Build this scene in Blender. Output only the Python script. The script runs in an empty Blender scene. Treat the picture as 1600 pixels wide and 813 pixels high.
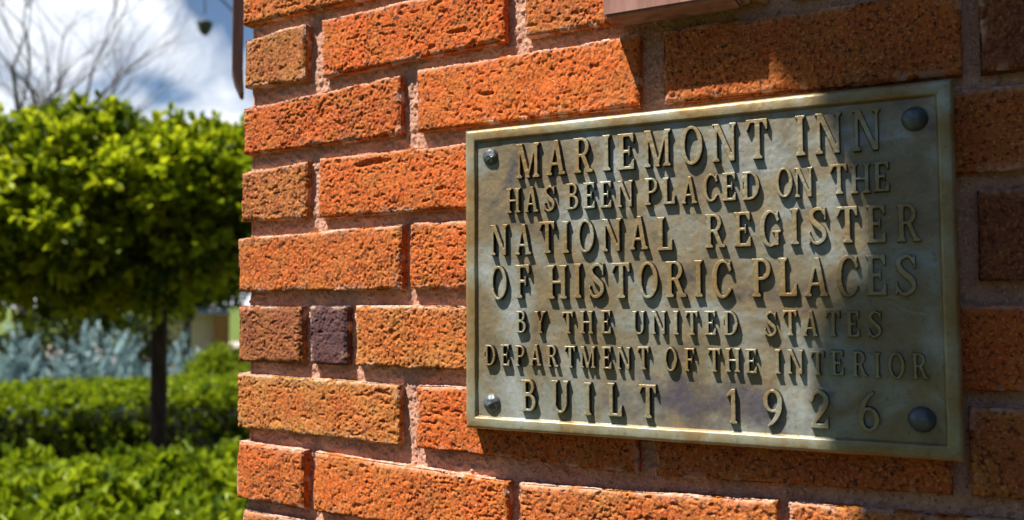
import bpy, bmesh, math, random
import numpy as np
from mathutils import Vector, Matrix

rng = np.random.default_rng(7)
random.seed(7)
scene = bpy.context.scene
COL = scene.collection

# ------------------------------------------------------------------ camera
# Wall frame: x runs along the wall to the right from its corner, h is height, the wall faces -Y.
ZW = 1.85                                  # world height of the wall frame's zero line
CAM = Vector((0.62644, -0.63925, ZW - 0.34960))
TILT, YAW, ROLL = 0.052001, 0.462765, -0.004966
rx = Matrix.Rotation(TILT, 3, 'X'); ry = Matrix.Rotation(YAW, 3, 'Y'); rz = Matrix.Rotation(ROLL, 3, 'Z')
WALL2WORLD = Matrix(((1, 0, 0), (0, 0, -1), (0, 1, 0)))
CROT = WALL2WORLD @ (ry @ rx @ rz)
cam_data = bpy.data.cameras.new('camera')
cam = bpy.data.objects.new('camera', cam_data)
COL.objects.link(cam)
cam.matrix_world = Matrix.Translation(CAM) @ CROT.to_4x4()
cam_data.sensor_width = 36
cam_data.lens = 1331.755 / 1600 * 36
cam_data.clip_start = 0.02
cam_data.clip_end = 3000
cam_data.dof.use_dof = True
cam_data.dof.focus_distance = 0.69
cam_data.dof.aperture_fstop = 6.2
scene.camera = cam

# ------------------------------------------------------------------ light
SUN_U, SUN_V = 0.68, 2.05                  # towards the sun: per metre out from the wall, u to the left and v up
sun_dir = Vector((-SUN_U, -1.0, SUN_V)).normalized()
sl = bpy.data.lights.new('sun', 'SUN'); sl.energy = 5.0; sl.angle = math.radians(0.8); sl.color = (1.0, 0.95, 0.86)
sun = bpy.data.objects.new('sun', sl); COL.objects.link(sun)
sun.rotation_euler = sun_dir.to_track_quat('Z', 'Y').to_euler()
sun.location = (-3, -5, 9)

world = bpy.data.worlds.new('World'); scene.world = world; world.use_nodes = True
wn, wl = world.node_tree.nodes, world.node_tree.links
wn.clear()
wout = wn.new('ShaderNodeOutputWorld'); wbg = wn.new('ShaderNodeBackground'); wbg.inputs['Strength'].default_value = 0.05
sky = wn.new('ShaderNodeTexSky'); sky.sky_type = 'NISHITA'; sky.sun_disc = False
sky.sun_elevation = math.asin(sun_dir.z); sky.sun_rotation = math.atan2(sun_dir.x, sun_dir.y) % (2 * math.pi)
sky.air_density = 1.0; sky.dust_density = 0.2; sky.ozone_density = 4.0
tc = wn.new('ShaderNodeTexCoord')
sep = wn.new('ShaderNodeSeparateXYZ'); wl.new(tc.outputs['Generated'], sep.inputs[0])
add = wn.new('ShaderNodeMath'); add.operation = 'ADD'; add.inputs[1].default_value = 0.22; wl.new(sep.outputs['Z'], add.inputs[0])
mx = wn.new('ShaderNodeMath'); mx.operation = 'MAXIMUM'; mx.inputs[1].default_value = 0.05; wl.new(add.outputs[0], mx.inputs[0])
dv = wn.new('ShaderNodeVectorMath'); dv.operation = 'DIVIDE'
cmb = wn.new('ShaderNodeCombineXYZ')
for i in range(3): wl.new(mx.outputs[0], cmb.inputs[i])
wl.new(tc.outputs['Generated'], dv.inputs[0]); wl.new(cmb.outputs[0], dv.inputs[1])
cn = wn.new('ShaderNodeTexNoise'); cn.inputs['Scale'].default_value = 2.3; cn.inputs['Detail'].default_value = 8
cn.inputs['Roughness'].default_value = 0.55; cn.inputs['Distortion'].default_value = 0.5
cmap = wn.new('ShaderNodeMapping'); cmap.inputs['Location'].default_value = (0.35, 0.2, 0.0)
wl.new(dv.outputs[0], cmap.inputs['Vector']); wl.new(cmap.outputs[0], cn.inputs['Vector'])
cr = wn.new('ShaderNodeValToRGB'); cr.color_ramp.elements[0].position = 0.36; cr.color_ramp.elements[1].position = 0.56
wl.new(cn.outputs['Fac'], cr.inputs[0])
cmx = wn.new('ShaderNodeMix'); cmx.data_type = 'RGBA'
dot = wn.new('ShaderNodeVectorMath'); dot.operation = 'DOT_PRODUCT'; dot.inputs[1].default_value = (-0.80, 0.57, 0.16)   # the cloud bank stands over the garden side
wl.new(tc.outputs['Generated'], dot.inputs[0])
mr = wn.new('ShaderNodeMapRange'); mr.interpolation_type = 'SMOOTHSTEP'; mr.inputs['From Min'].default_value = 0.45; mr.inputs['From Max'].default_value = 0.85
wl.new(dot.outputs['Value'], mr.inputs['Value'])
cmul = wn.new('ShaderNodeMath'); cmul.operation = 'MULTIPLY'; wl.new(cr.outputs['Color'], cmul.inputs[0]); wl.new(mr.outputs[0], cmul.inputs[1])
wl.new(cmul.outputs[0], cmx.inputs['Factor'])
wl.new(sky.outputs[0], cmx.inputs['A']); cmx.inputs['B'].default_value = (11.0, 11.5, 12.4, 1)
wl.new(cmx.outputs['Result'], wbg.inputs['Color']); wl.new(wbg.outputs[0], wout.inputs['Surface'])

scene.view_settings.view_transform = 'Standard'
scene.view_settings.look = 'None'
scene.view_settings.gamma = 1.0
scene.view_settings.exposure = 1.0
scene.view_settings.use_curve_mapping = False
scene.cycles.max_bounces = 6

# ------------------------------------------------------------------ helpers
def ray(px, py):
    d = CROT @ Vector(((px - 800) / 1331.755, -(py - 406.5) / 1331.755, -1.0))
    return d
def at_dist(px, py, dist):
    d = ray(px, py); k = dist / math.hypot(d.x, d.y)
    return CAM + d * k
def at_height(px, py, z):
    d = ray(px, py); k = (z - CAM.z) / d.z
    return CAM + d * k

def hash3(ix, iy, iz, seed):
    h = (ix.astype(np.int64) * 374761393 + iy.astype(np.int64) * 668265263 + iz.astype(np.int64) * 2147483647 + seed * 974634777) & 0xFFFFFFFF
    h = ((h ^ (h >> 13)) * 1274126177) & 0xFFFFFFFF
    h = ((h ^ (h >> 16)) * 2246822519) & 0xFFFFFFFF
    h = h ^ (h >> 15)
    return (h & 0xFFFFFF).astype(np.float64) / 0xFFFFFF
def vnoise(p, scale, seed=0):
    q = p * np.asarray(scale)
    i = np.floor(q); f = q - i; f = f * f * (3 - 2 * f)
    i = i.astype(np.int64); out = 0
    for dx in (0, 1):
        wx = f[:, 0] if dx else 1 - f[:, 0]
        for dy in (0, 1):
            wy = f[:, 1] if dy else 1 - f[:, 1]
            for dz in (0, 1):
                wz = f[:, 2] if dz else 1 - f[:, 2]
                out = out + wx * wy * wz * hash3(i[:, 0] + dx, i[:, 1] + dy, i[:, 2] + dz, seed)
    return out * 2 - 1
def fbm(p, scale, octs=3, seed=0):
    s = 0; a = 1.0; sc = np.asarray(scale, float)
    for o in range(octs):
        s = s + a * vnoise(p, sc, seed + o * 17); a *= 0.5; sc = sc * 2.03
    return s
def sstep(a, b, x):
    t = np.clip((x - a) / (b - a), 0, 1); return t * t * (3 - 2 * t)

def mesh_np(name, verts, faces, mat, parent=None, smooth=True, attrs=None, world_parent=False):
    """faces: int array (n,3) or (n,4), or a list of such arrays"""
    if not isinstance(faces, list): faces = [faces]
    faces = [np.asarray(f, np.int32) for f in faces if len(f)]
    me = bpy.data.meshes.new(name)
    verts = np.asarray(verts, np.float32)
    nl = sum(f.size for f in faces); npol = sum(len(f) for f in faces)
    me.vertices.add(len(verts)); me.vertices.foreach_set('co', verts.ravel())
    me.loops.add(nl); me.polygons.add(npol)
    me.loops.foreach_set('vertex_index', np.concatenate([f.ravel() for f in faces]))
    starts = []; k = 0
    for f in faces:
        w = f.shape[1]; starts.append(k + np.arange(len(f)) * w); k += f.size
    me.polygons.foreach_set('loop_start', np.concatenate(starts).astype(np.int32))
    me.update(calc_edges=True); me.validate()
    me.polygons.foreach_set('use_smooth', np.full(len(me.polygons), smooth))
    for an, av in (attrs or {}).items():
        a = me.attributes.new(an, 'FLOAT', 'POINT'); a.data.foreach_set('value', np.asarray(av, np.float32))
    if mat: me.materials.append(mat)
    o = bpy.data.objects.new(name, me); COL.objects.link(o)
    if parent:
        o.parent = parent
        bpy.context.view_layer.update()
        o.matrix_parent_inverse = parent.matrix_world.inverted()
    return o
def grid_faces(nu, nv, base=0):
    i = np.arange(nu * nv).reshape(nu, nv)
    return (np.stack([i[:-1, :-1], i[1:, :-1], i[1:, 1:], i[:-1, 1:]], -1).reshape(-1, 4) + base)

class MB:
    """collects simple solids into one mesh"""
    def __init__(s): s.v = []; s.q = []; s.t = []; s.n = 0
    def add(s, v, q=(), t=()):
        s.v.append(np.asarray(v, float)); 
        if len(q): s.q.append(np.asarray(q) + s.n)
        if len(t): s.t.append(np.asarray(t) + s.n)
        s.n += len(v)
    def build(s, name, mat, parent=None, smooth=False):
        f = []
        if s.q: f.append(np.concatenate(s.q))
        if s.t: f.append(np.concatenate(s.t))
        return mesh_np(name, np.concatenate(s.v), f, mat, parent, smooth)
    def box(s, c, size, ex=(1, 0, 0), ey=(0, 1, 0), bev=0.004):
        ex = Vector(ex).normalized(); ey = Vector(ey).normalized(); ez = ex.cross(ey)
        bm = bmesh.new(); bmesh.ops.create_cube(bm, size=1)
        for v in bm.verts: v.co = Vector((v.co.x * size[0], v.co.y * size[1], v.co.z * size[2]))
        if bev: bmesh.ops.bevel(bm, geom=bm.edges[:], offset=bev, segments=2, affect='EDGES', profile=0.6)
        bmesh.ops.triangulate(bm, faces=bm.faces[:])
        bm.verts.index_update()
        c = Vector(c)
        s.add([c + ex * v.co.x + ey * v.co.y + ez * v.co.z for v in bm.verts], t=[[v.index for v in f.verts] for f in bm.faces])
        bm.free()
    def tube(s, pts, rad, n=8, cap=True):
        pts = [Vector(p) for p in pts]; m = len(pts)
        if not hasattr(rad, '__len__'): rad = [rad] * m
        vs = []; nrm = None
        for i, p in enumerate(pts):
            d = (pts[min(i + 1, m - 1)] - pts[max(i - 1, 0)]).normalized()
            if nrm is None: nrm = d.orthogonal().normalized()
            nrm = (nrm - d * nrm.dot(d)).normalized(); b = d.cross(nrm)
            for k in range(n):
                a = 2 * math.pi * k / n
                vs.append(p + (nrm * math.cos(a) + b * math.sin(a)) * rad[i])
        q = [[i * n + k, i * n + (k + 1) % n, (i + 1) * n + (k + 1) % n, (i + 1) * n + k] for i in range(m - 1) for k in range(n)]
        t = []
        if cap:
            vs.append(pts[0]); vs.append(pts[-1]); a = len(vs) - 2
            t = [[a, (k + 1) % n, k] for k in range(n)] + [[a + 1, (m - 1) * n + k, (m - 1) * n + (k + 1) % n] for k in range(n)]
        s.add(vs, q, t)
    def lathe(s, prof, c, n=24):
        c = Vector(c); vs = []; m = len(prof)
        for r, z in prof:
            for k in range(n):
                a = 2 * math.pi * k / n; vs.append(c + Vector((r * math.cos(a), r * math.sin(a), z)))
        q = [[i * n + k, i * n + (k + 1) % n, (i + 1) * n + (k + 1) % n, (i + 1) * n + k] for i in range(m - 1) for k in range(n)]
        s.add(vs, q)
    def prism(s, poly, y0, y1, org, ex, ey, ez):
        """poly in (ex, ez) coordinates, extruded from y0 to y1 along ey"""
        org, ex, ey, ez = Vector(org), Vector(ex), Vector(ey), Vector(ez)
        bm = bmesh.new()
        a = [bm.verts.new(org + ex * x + ez * z + ey * y0) for x, z in poly]
        f = bm.faces.new(a)
        r = bmesh.ops.extrude_face_region(bm, geom=[f])
        for v in [g for g in r['geom'] if isinstance(g, bmesh.types.BMVert)]: v.co += ey * (y1 - y0)
        bmesh.ops.recalc_face_normals(bm, faces=bm.faces[:])
        bmesh.ops.bevel(bm, geom=bm.edges[:], offset=0.0015, segments=1, affect='EDGES')
        bmesh.ops.triangulate(bm, faces=bm.faces[:]); bm.verts.index_update()
        s.add([v.co.copy() for v in bm.verts], t=[[v.index for v in f.verts] for f in bm.faces]); bm.free()

def thing(name, label, cat, loc=(0, 0, 0), group=None):
    o = bpy.data.objects.new(name, None); COL.objects.link(o); o.location = loc; o.empty_display_size = 0.1
    return tag(o, label, cat, group)
def tag(o, label, cat, group=None):
    o['label'] = label; o['category'] = cat
    if group: o['group'] = group
    return o
def struct(o, kind='structure'):
    o['kind'] = kind; return o

# ------------------------------------------------------------------ materials
class NT:
    def __init__(s, name):
        s.m = bpy.data.materials.new(name); s.m.use_nodes = True
        s.n = s.m.node_tree.nodes; s.l = s.m.node_tree.links
        s.b = s.n['Principled BSDF']; s.out = s.n['Material Output']
        s.tc = s.n.new('ShaderNodeTexCoord')
    def link(s, a, b): s.l.new(a, b)
    def map(s, scale=(1, 1, 1), loc=(0, 0, 0), src=None):
        m = s.n.new('ShaderNodeMapping'); m.inputs['Scale'].default_value = scale; m.inputs['Location'].default_value = loc
        s.link(src or s.tc.outputs['Object'], m.inputs['Vector']); return m.outputs[0]
    def noise(s, scale, detail=4, rough=0.55, vec=None, dist=0):
        n = s.n.new('ShaderNodeTexNoise'); n.inputs['Scale'].default_value = scale; n.inputs['Detail'].default_value = detail
        n.inputs['Roughness'].default_value = rough; n.inputs['Distortion'].default_value = dist
        s.link(vec or s.tc.outputs['Object'], n.inputs['Vector']); return n.outputs['Fac']
    def ramp(s, fac, stops):
        r = s.n.new('ShaderNodeValToRGB'); e = r.color_ramp.elements
        while len(e) < len(stops): e.new(0.5)
        for el, (p, c) in zip(e, stops):
            el.position = p; el.color = (c, c, c, 1) if not hasattr(c, '__len__') else (*c, 1)
        s.link(fac, r.inputs[0]); return r.outputs['Color']
    def mix(s, fac, a, b, mode='MIX'):
        m = s.n.new('ShaderNodeMix'); m.data_type = 'RGBA'; m.blend_type = mode
        for v, k in ((fac, 'Factor'), (a, 'A'), (b, 'B')):
            if hasattr(v, 'is_output'): s.link(v, m.inputs[k])
            elif hasattr(v, '__len__'): m.inputs[k].default_value = (*v, 1)
            else:
                m.inputs[k].default_value = v
        return m.outputs['Result']
    def math(s, op, a, b=0.0):
        m = s.n.new('ShaderNodeMath'); m.operation = op
        for v, i in ((a, 0), (b, 1)):
            if hasattr(v, 'is_output'): s.link(v, m.inputs[i])
            else: m.inputs[i].default_value = v
        return m.outputs[0]
    def attr(s, name):
        a = s.n.new('ShaderNodeAttribute'); a.attribute_name = name; return a.outputs['Fac']
    def bump(s, h, strength=0.5, dist=0.001, prev=None):
        b = s.n.new('ShaderNodeBump'); b.inputs['Strength'].default_value = strength; b.inputs['Distance'].default_value = dist
        s.link(h, b.inputs['Height'])
        if prev is not None: s.link(prev, b.inputs['Normal'])
        s.link(b.outputs[0], s.b.inputs['Normal']); return b.outputs[0]
    def set(s, **k):
        for kk, v in k.items():
            i = s.b.inputs[kk.replace('_', ' ')]
            if hasattr(v, 'is_output'): s.link(v, i)
            elif hasattr(v, '__len__'): i.default_value = (*v, 1)
            else: i.default_value = v
        return s

def mat_brick():
    t = NT('fired_clay')
    tone = t.attr('tone'); buff = t.attr('buff')
    base = t.ramp(tone, [(0.0, (0.085, 0.048, 0.060)), (0.18, (0.085, 0.036, 0.034)), (0.3, (0.27, 0.078, 0.032)), (0.55, (0.42, 0.080, 0.018)), (0.8, (0.56, 0.102, 0.016)), (1.0, (0.60, 0.135, 0.024))])
    n1 = t.noise(38, 6, 0.62); n2 = t.noise(260, 4, 0.75); n3 = t.noise(430, 3, 0.75)
    burnt = t.ramp(tone, [(0.16, 0.12), (0.34, 1.0)])          # overburnt bricks keep their dark purple skin
    base = t.mix(t.math('MULTIPLY', t.ramp(n1, [(0.44, 0.0), (0.68, 0.6)]), burnt), base, (0.42, 0.155, 0.028))
    base = t.mix(t.ramp(t.noise(17, 5, 0.65), [(0.52, 0.0), (0.72, 0.55)]), base, (0.17, 0.052, 0.022))      # kiln-dark patches          # sandy buff flashes
    base = t.mix(t.math('MULTIPLY', buff, burnt), base, (0.43, 0.20, 0.05))
    base = t.mix(t.ramp(n2, [(0.40, 0.95), (0.48, 0.0)]), base, (0.07, 0.02, 0.014))             # iron specks
    base = t.mix(t.math('MULTIPLY', t.ramp(n3, [(0.54, 0.0), (0.64, 0.7)]), burnt), base, (0.70, 0.27, 0.10))                 # pale grit
    base = t.mix(t.attr('smear'), base, (0.60, 0.39, 0.30))                                       # mortar smeared on the arrises
    t.set(Base_Color=base, Roughness=0.9, Specular_IOR_Level=0.2)
    t.bump(t.noise(900, 4, 0.7), 0.6, 0.0006)
    return t.m
def mat_mortar():
    t = NT('sandy_mortar')
    c = t.ramp(t.noise(26, 5), [(0.3, (0.40, 0.20, 0.14)), (0.7, (0.58, 0.325, 0.23))])
    c = t.mix(t.ramp(t.noise(600, 3, 0.7), [(0.55, 0.0), (0.68, 0.7)]), c, (0.74, 0.56, 0.46))
    c = t.mix(t.ramp(t.noise(420, 3, 0.7), [(0.34, 0.85), (0.43, 0.0)]), c, (0.17, 0.075, 0.05))
    t.set(Base_Color=c, Roughness=0.95, Specular_IOR_Level=0.15)
    t.bump(t.noise(800, 4, 0.7), 0.7, 0.0008)
    return t.m
def mat_bronze(name, edge=False, dark=False, side_shade=False):
    t = NT(name)
    n = t.noise(14, 6, 0.6, dist=0.8); n2 = t.noise(55, 6, 0.65); n3 = t.noise(420, 4, 0.7)
    if edge: st = [(0.36, (0.25, 0.145, 0.045)), (0.48, (0.28, 0.205, 0.10)), (0.60, (0.33, 0.32, 0.23)), (0.78, (0.44, 0.46, 0.40))]
    elif dark: st = [(0.3, (0.045, 0.055, 0.07)), (0.6, (0.10, 0.12, 0.13)), (0.8, (0.17, 0.19, 0.19))]
    else: st = [(0.30, (0.075, 0.070, 0.082)), (0.41, (0.20, 0.155, 0.095)), (0.48, (0.235, 0.195, 0.125)), (0.55, (0.275, 0.275, 0.235)), (0.70, (0.41, 0.43, 0.41))]
    c = t.ramp(n, st)
    c = t.mix(t.ramp(n2, [(0.48, 0.0), (0.64, 0.45)]), c, (0.29, 0.20, 0.085) if not dark else (0.2, 0.2, 0.19))
    if not edge and not dark:
        # dark smutty stain low in the middle, and a run of it towards the right
        v = t.map((1 / 0.085, 1, 1 / 0.030), (-0.468 / 0.085, 0, -(ZW - 0.423) / 0.030))
        ln = t.n.new('ShaderNodeVectorMath'); ln.operation = 'LENGTH'
        sp = t.n.new('ShaderNodeSeparateXYZ'); t.link(v, sp.inputs[0])
        cb = t.n.new('ShaderNodeCombineXYZ'); t.link(sp.outputs['X'], cb.inputs[0]); t.link(sp.outputs['Z'], cb.inputs[1])
        t.link(cb.outputs[0], ln.inputs[0])
        d = t.math('ADD', ln.outputs['Value'], t.math('MULTIPLY', t.math('SUBTRACT', t.noise(45, 5, 0.6), 0.5), 2.4))
        c = t.mix(t.ramp(d, [(0.3, 0.85), (1.0, 0.0)]), c, (0.085, 0.075, 0.105))
    c = t.mix(t.ramp(n3, [(0.58, 0.0), (0.72, 0.3)]), c, (0.45, 0.44, 0.38))
    c = t.mix(t.ramp(t.noise(300, 4, 0.7), [(0.32, 0.4), (0.43, 0.0)]), c, (0.07, 0.062, 0.055))
    if side_shade:      # letter sides darkened in the colour to deepen their shade, faces left pale
        relief_n = t.math('ADD', t.attr('relief'), t.math('MULTIPLY', t.math('SUBTRACT', n2, 0.5), 0.35))
        c = t.mix(t.ramp(relief_n, [(0.78, 0.0), (0.97, 1.0)]), (0.026, 0.022, 0.018), c)
    t.set(Base_Color=c, Metallic=0.4, Roughness=t.ramp(n2, [(0.3, 0.33), (0.7, 0.52)]), Specular_IOR_Level=0.5)
    b = t.bump(n3, 0.25, 0.0006)
    t.bump(t.noise(160, 4, 0.6), 0.25, 0.0012, b)
    return t.m
def mat_leaf(name, lo, mid, hi, trans=0.45):
    t = NT(name)
    c = t.ramp(t.attr('rnd'), [(0.0, lo), (0.55, mid), (1.0, hi)])
    t.set(Base_Color=c, Roughness=0.5, Specular_IOR_Level=0.35)
    tr = t.n.new('ShaderNodeBsdfTranslucent'); t.link(c, tr.inputs['Color'])
    ms = t.n.new('ShaderNodeMixShader'); ms.inputs[0].default_value = trans
    t.link(t.b.outputs[0], ms.inputs[1]); t.link(tr.outputs[0], ms.inputs[2]); t.link(ms.outputs[0], t.out.inputs['Surface'])
    return t.m
def mat_noise(name, stops, scale, rough=0.8, metal=0.0, bump=0.0, bscale=None, vec=(1, 1, 1)):
    t = NT(name); v = t.map(vec)
    t.set(Base_Color=t.ramp(t.noise(scale, 6, 0.6, v), stops), Roughness=rough, Metallic=metal, Specular_IOR_Level=0.3)
    if bump: t.bump(t.noise(bscale or scale * 4, 5, 0.6, v), 0.6, bump)
    return t.m

M_BRICK = mat_brick(); M_MORTAR = mat_mortar()
M_FIELD = mat_bronze('weathered_bronze'); M_FRAME = mat_bronze('patinated_bronze_edge', edge=True); M_RIVET = mat_bronze('dull_steel_rivet', dark=True)
M_LETTER = mat_bronze('bronze_lettering', edge=True, side_shade=True)
M_TIMBER = mat_noise('weathered_timber', [(0.3, (0.17, 0.075, 0.06)), (0.5, (0.30, 0.15, 0.12)), (0.72, (0.42, 0.24, 0.19))], 60, 0.8, bump=0.0015, bscale=140, vec=(1, 1, 0.12))
M_DKWOOD = mat_noise('dark_stained_board', [(0.3, (0.05, 0.022, 0.018)), (0.7, (0.12, 0.055, 0.045))], 50, 0.7, bump=0.001, vec=(1, 1, 0.15))
M_IRON = mat_noise('black_iron', [(0.3, (0.02, 0.02, 0.02)), (0.7, (0.05, 0.05, 0.05))], 40, 0.55, 0.6, bump=0.0005)
M_ZINC = mat_noise('aged_zinc', [(0.3, (0.05, 0.055, 0.05)), (0.7, (0.11, 0.115, 0.10))], 30, 0.5, 0.4, bump=0.001)
M_BARK = mat_noise('bark', [(0.3, (0.028, 0.018, 0.012)), (0.7, (0.085, 0.058, 0.04))], 30, 0.9, bump=0.006, vec=(1, 1, 0.25))
M_TWIG = mat_noise('grey_bark', [(0.3, (0.05, 0.04, 0.04)), (0.7, (0.12, 0.10, 0.095))], 12, 0.9, bump=0.01, vec=(1, 1, 0.3))
M_LEAF = mat_leaf('tree_leaf', (0.05, 0.09, 0.006), (0.32, 0.40, 0.010), (0.50, 0.55, 0.016), 0.55)
M_HLEAF = mat_leaf('hedge_leaf', (0.05, 0.10, 0.006), (0.20, 0.28, 0.006), (0.36, 0.44, 0.012))
M_GLEAF = mat_leaf('golden_shrub_leaf', (0.10, 0.15, 0.008), (0.22, 0.29, 0.010), (0.32, 0.38, 0.02))
M_NEEDLE = mat_leaf('blue_needle', (0.05, 0.09, 0.095), (0.31, 0.45, 0.46), (0.60, 0.75, 0.76), 0.2)
M_FARLEAF = mat_leaf('far_leaf', (0.03, 0.06, 0.008), (0.09, 0.14, 0.012), (0.18, 0.24, 0.02))
M_SKYBLOCK = mat_leaf('sky_block_leaf', (0.012, 0.018, 0.010), (0.03, 0.042, 0.022), (0.05, 0.065, 0.035), 0.1)
M_YEW = mat_leaf('yew_leaf', (0.012, 0.022, 0.008), (0.04, 0.065, 0.015), (0.12, 0.16, 0.02), 0.1)
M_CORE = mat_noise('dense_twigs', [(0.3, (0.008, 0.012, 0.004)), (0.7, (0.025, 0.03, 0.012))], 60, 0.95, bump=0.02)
M_GROUND = mat_noise('lawn', [(0.3, (0.05, 0.08, 0.010)), (0.7, (0.13, 0.17, 0.02))], 3, 0.95, bump=0.02, bscale=60)
M_SOIL = mat_noise('bark_mulch', [(0.3, (0.022, 0.014, 0.010)), (0.7, (0.06, 0.036, 0.024))], 25, 0.95, bump=0.02, bscale=80)
M_PATH = mat_noise('pale_paving', [(0.3, (0.36, 0.29, 0.26)), (0.7, (0.48, 0.40, 0.36))], 5, 0.9, bump=0.004)
M_FENCE = mat_noise('sun_bleached_wood', [(0.3, (0.52, 0.37, 0.27)), (0.7, (0.70, 0.53, 0.40))], 8, 0.8, bump=0.003, vec=(1, 1, 0.2))
M_POST = mat_noise('orange_brick_pillar', [(0.3, (0.30, 0.12, 0.035)), (0.7, (0.44, 0.20, 0.07))], 9, 0.85, bump=0.004)
M_SLATE = mat_noise('grey_slate', [(0.3, (0.26, 0.27, 0.32)), (0.7, (0.40, 0.41, 0.46))], 6, 0.7, bump=0.004)

# ------------------------------------------------------------------ ground
gm = MB(); S = 700
gx = np.concatenate([-np.geomspace(1, S, 24)[::-1], [0], np.geomspace(1, S, 24)])
gv = np.array([(x, y, 0.0) for x in gx for y in gx]); gv[:, 2] = 0.01 * fbm(gv, 0.8, 2, 3) - 0.012
struct(mesh_np('ground', gv, grid_faces(len(gx), len(gx)), M_GROUND))

F = ray(180, 470); F.z = 0; F.normalize(); RR = Vector((F.y, -F.x, 0))
def bg(d, s, z=0.0):                     # d metres out along the garden view, s to the right of it
    return Vector((CAM.x, CAM.y, 0)) + F * d + RR * s + Vector((0, 0, z))
def strip(name, d0, d1, s0, s1, z, mat, n=12):
    us = np.linspace(0, 1, n); v = np.array([bg(d0 + (d1 - d0) * a, s0 + (s1 - s0) * b, z) for a in us for b in us])
    return struct(mesh_np(name, v, grid_faces(n, n)[:, ::-1], mat))
strip('planting_bed', 2.2, 14.5, -9, 5.5, 0.006, M_SOIL)
bx = np.array([(x, y, 0.004) for x in np.linspace(-0.6, 6, 20) for y in np.linspace(-3.2, 0.1, 12)]); bx[:, 2] += .006 + .006 * fbm(bx, 5, 2, 8)
struct(mesh_np('bounce_cut_bed', bx, grid_faces(20, 12), M_SOIL))  # unseen dark bed added to cut light bounced up onto the wall
strip('path', 25.0, 37.0, -25, 25, 0.008, M_PATH)

# ------------------------------------------------------------------ brick wall
wall = thing('brick_wall', 'rough orange red brick wall with deep pink mortar joints, corner at its left', 'brick wall', (0, 0, 0))
def lerp(pts, x):
    xs = [a for a, _ in pts]; ys = [b for _, b in pts]; return float(np.interp(x, xs, ys))
# course tops and bottoms in millimetres along the wall, as surveyed
TOP = {1: [(7, -82), (88, -76.5), (105, -77), (322, -70)], 2: [(6, -151.5), (213, -139), (442, -136.5), (700, -140)],
       3: [(3, -216), (102, -209.5), (655, -208.6)], 4: [(1, -283), (205, -277), (653, -275.5)], 5: [(1, -350.3), (660, -352)],
       6: [(1, -417), (212, -421), (663, -419)], 7: [(3, -483.5), (99, -487.3), (314, -498), (527, -491.6), (700, -491)],
       8: [(9, -549.7), (110, -554), (314, -556), (700, -560)]}
BOT = {0: [(7, -65), (320, -59), (700, -57)], 1: [(6, -130), (109, -131.8), (322, -123.4), (700, -126)], 2: [(4, -197.4), (215, -194.3), (444, -193.7), (657, -197)],
       3: [(2, -264.5), (104, -266.4), (653, -263.3)], 4: [(2, -335.6), (205, -335.6), (651, -335.2)], 5: [(2, -404.2), (660, -407.7)],
       6: [(2, -469.8), (215, -474.9), (428, -481), (661, -476)], 7: [(5, -537.6), (103, -541.9), (700, -546)]}
def top_of(k, x): return lerp(TOP[k], x) if k in TOP else -k * 70.0 + 0.0
def bot_of(k, x): return lerp(BOT[k], x) if k in BOT else -k * 70.0 - 56.0
EDGE = {1: [(7.7, 88.1), (105.3, 304.8), (321.1, 523), (538, 740)], 2: [(4.9, 197.5), (213.3, 424), (440.5, 649.5), (656.9, 860)],
        3: [(2.8, 90.1), (102.4, 307), (322, 526), (541, 744)], 4: [(1.3, 199.9), (205.3, 418), (434, 640), (651.7, 857)],
        5: [(2.6, 85.2), (93, 139.4), (146.7, 349), (363, 566), (580, 783)], 6: [(1.4, 197.4), (212.3, 419.1), (430.3, 636.1), (643.2, 846)],
        7: [(4.1, 90.5), (98.8, 306.5), (313.6, 522.9), (527.3, 735)], 8: [(8.7, 204), (219, 422), (436, 640), (655, 858)]}
TONE = {(1, 0): .36, (1, 1): .80, (1, 2): .62, (2, 0): .66, (2, 1): .88, (2, 2): .50, (3, 0): .38, (3, 1): .74, (3, 3): .46, (4, 0): .66, (4, 1): .72, (4, 3): .24,
        (5, 0): .27, (5, 1): .03, (5, 2): .68, (5, 4): .58, (6, 0): .60, (6, 1): .74, (6, 2): .52, (6, 3): .42, (7, 0): .66, (7, 1): .78, (7, 2): .60, (7, 3): .64, (0, 0): .72, (0, 1): .8}
BUFF = {(1, 0): .55, (2, 0): .12, (2, 1): .05, (3, 0): .45, (3, 1): .22, (4, 0): .35, (5, 2): .75, (6, 0): 1.0, (6, 1): .1, (7, 2): .5, (5, 0): .3, (4, 1): .2}

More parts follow.
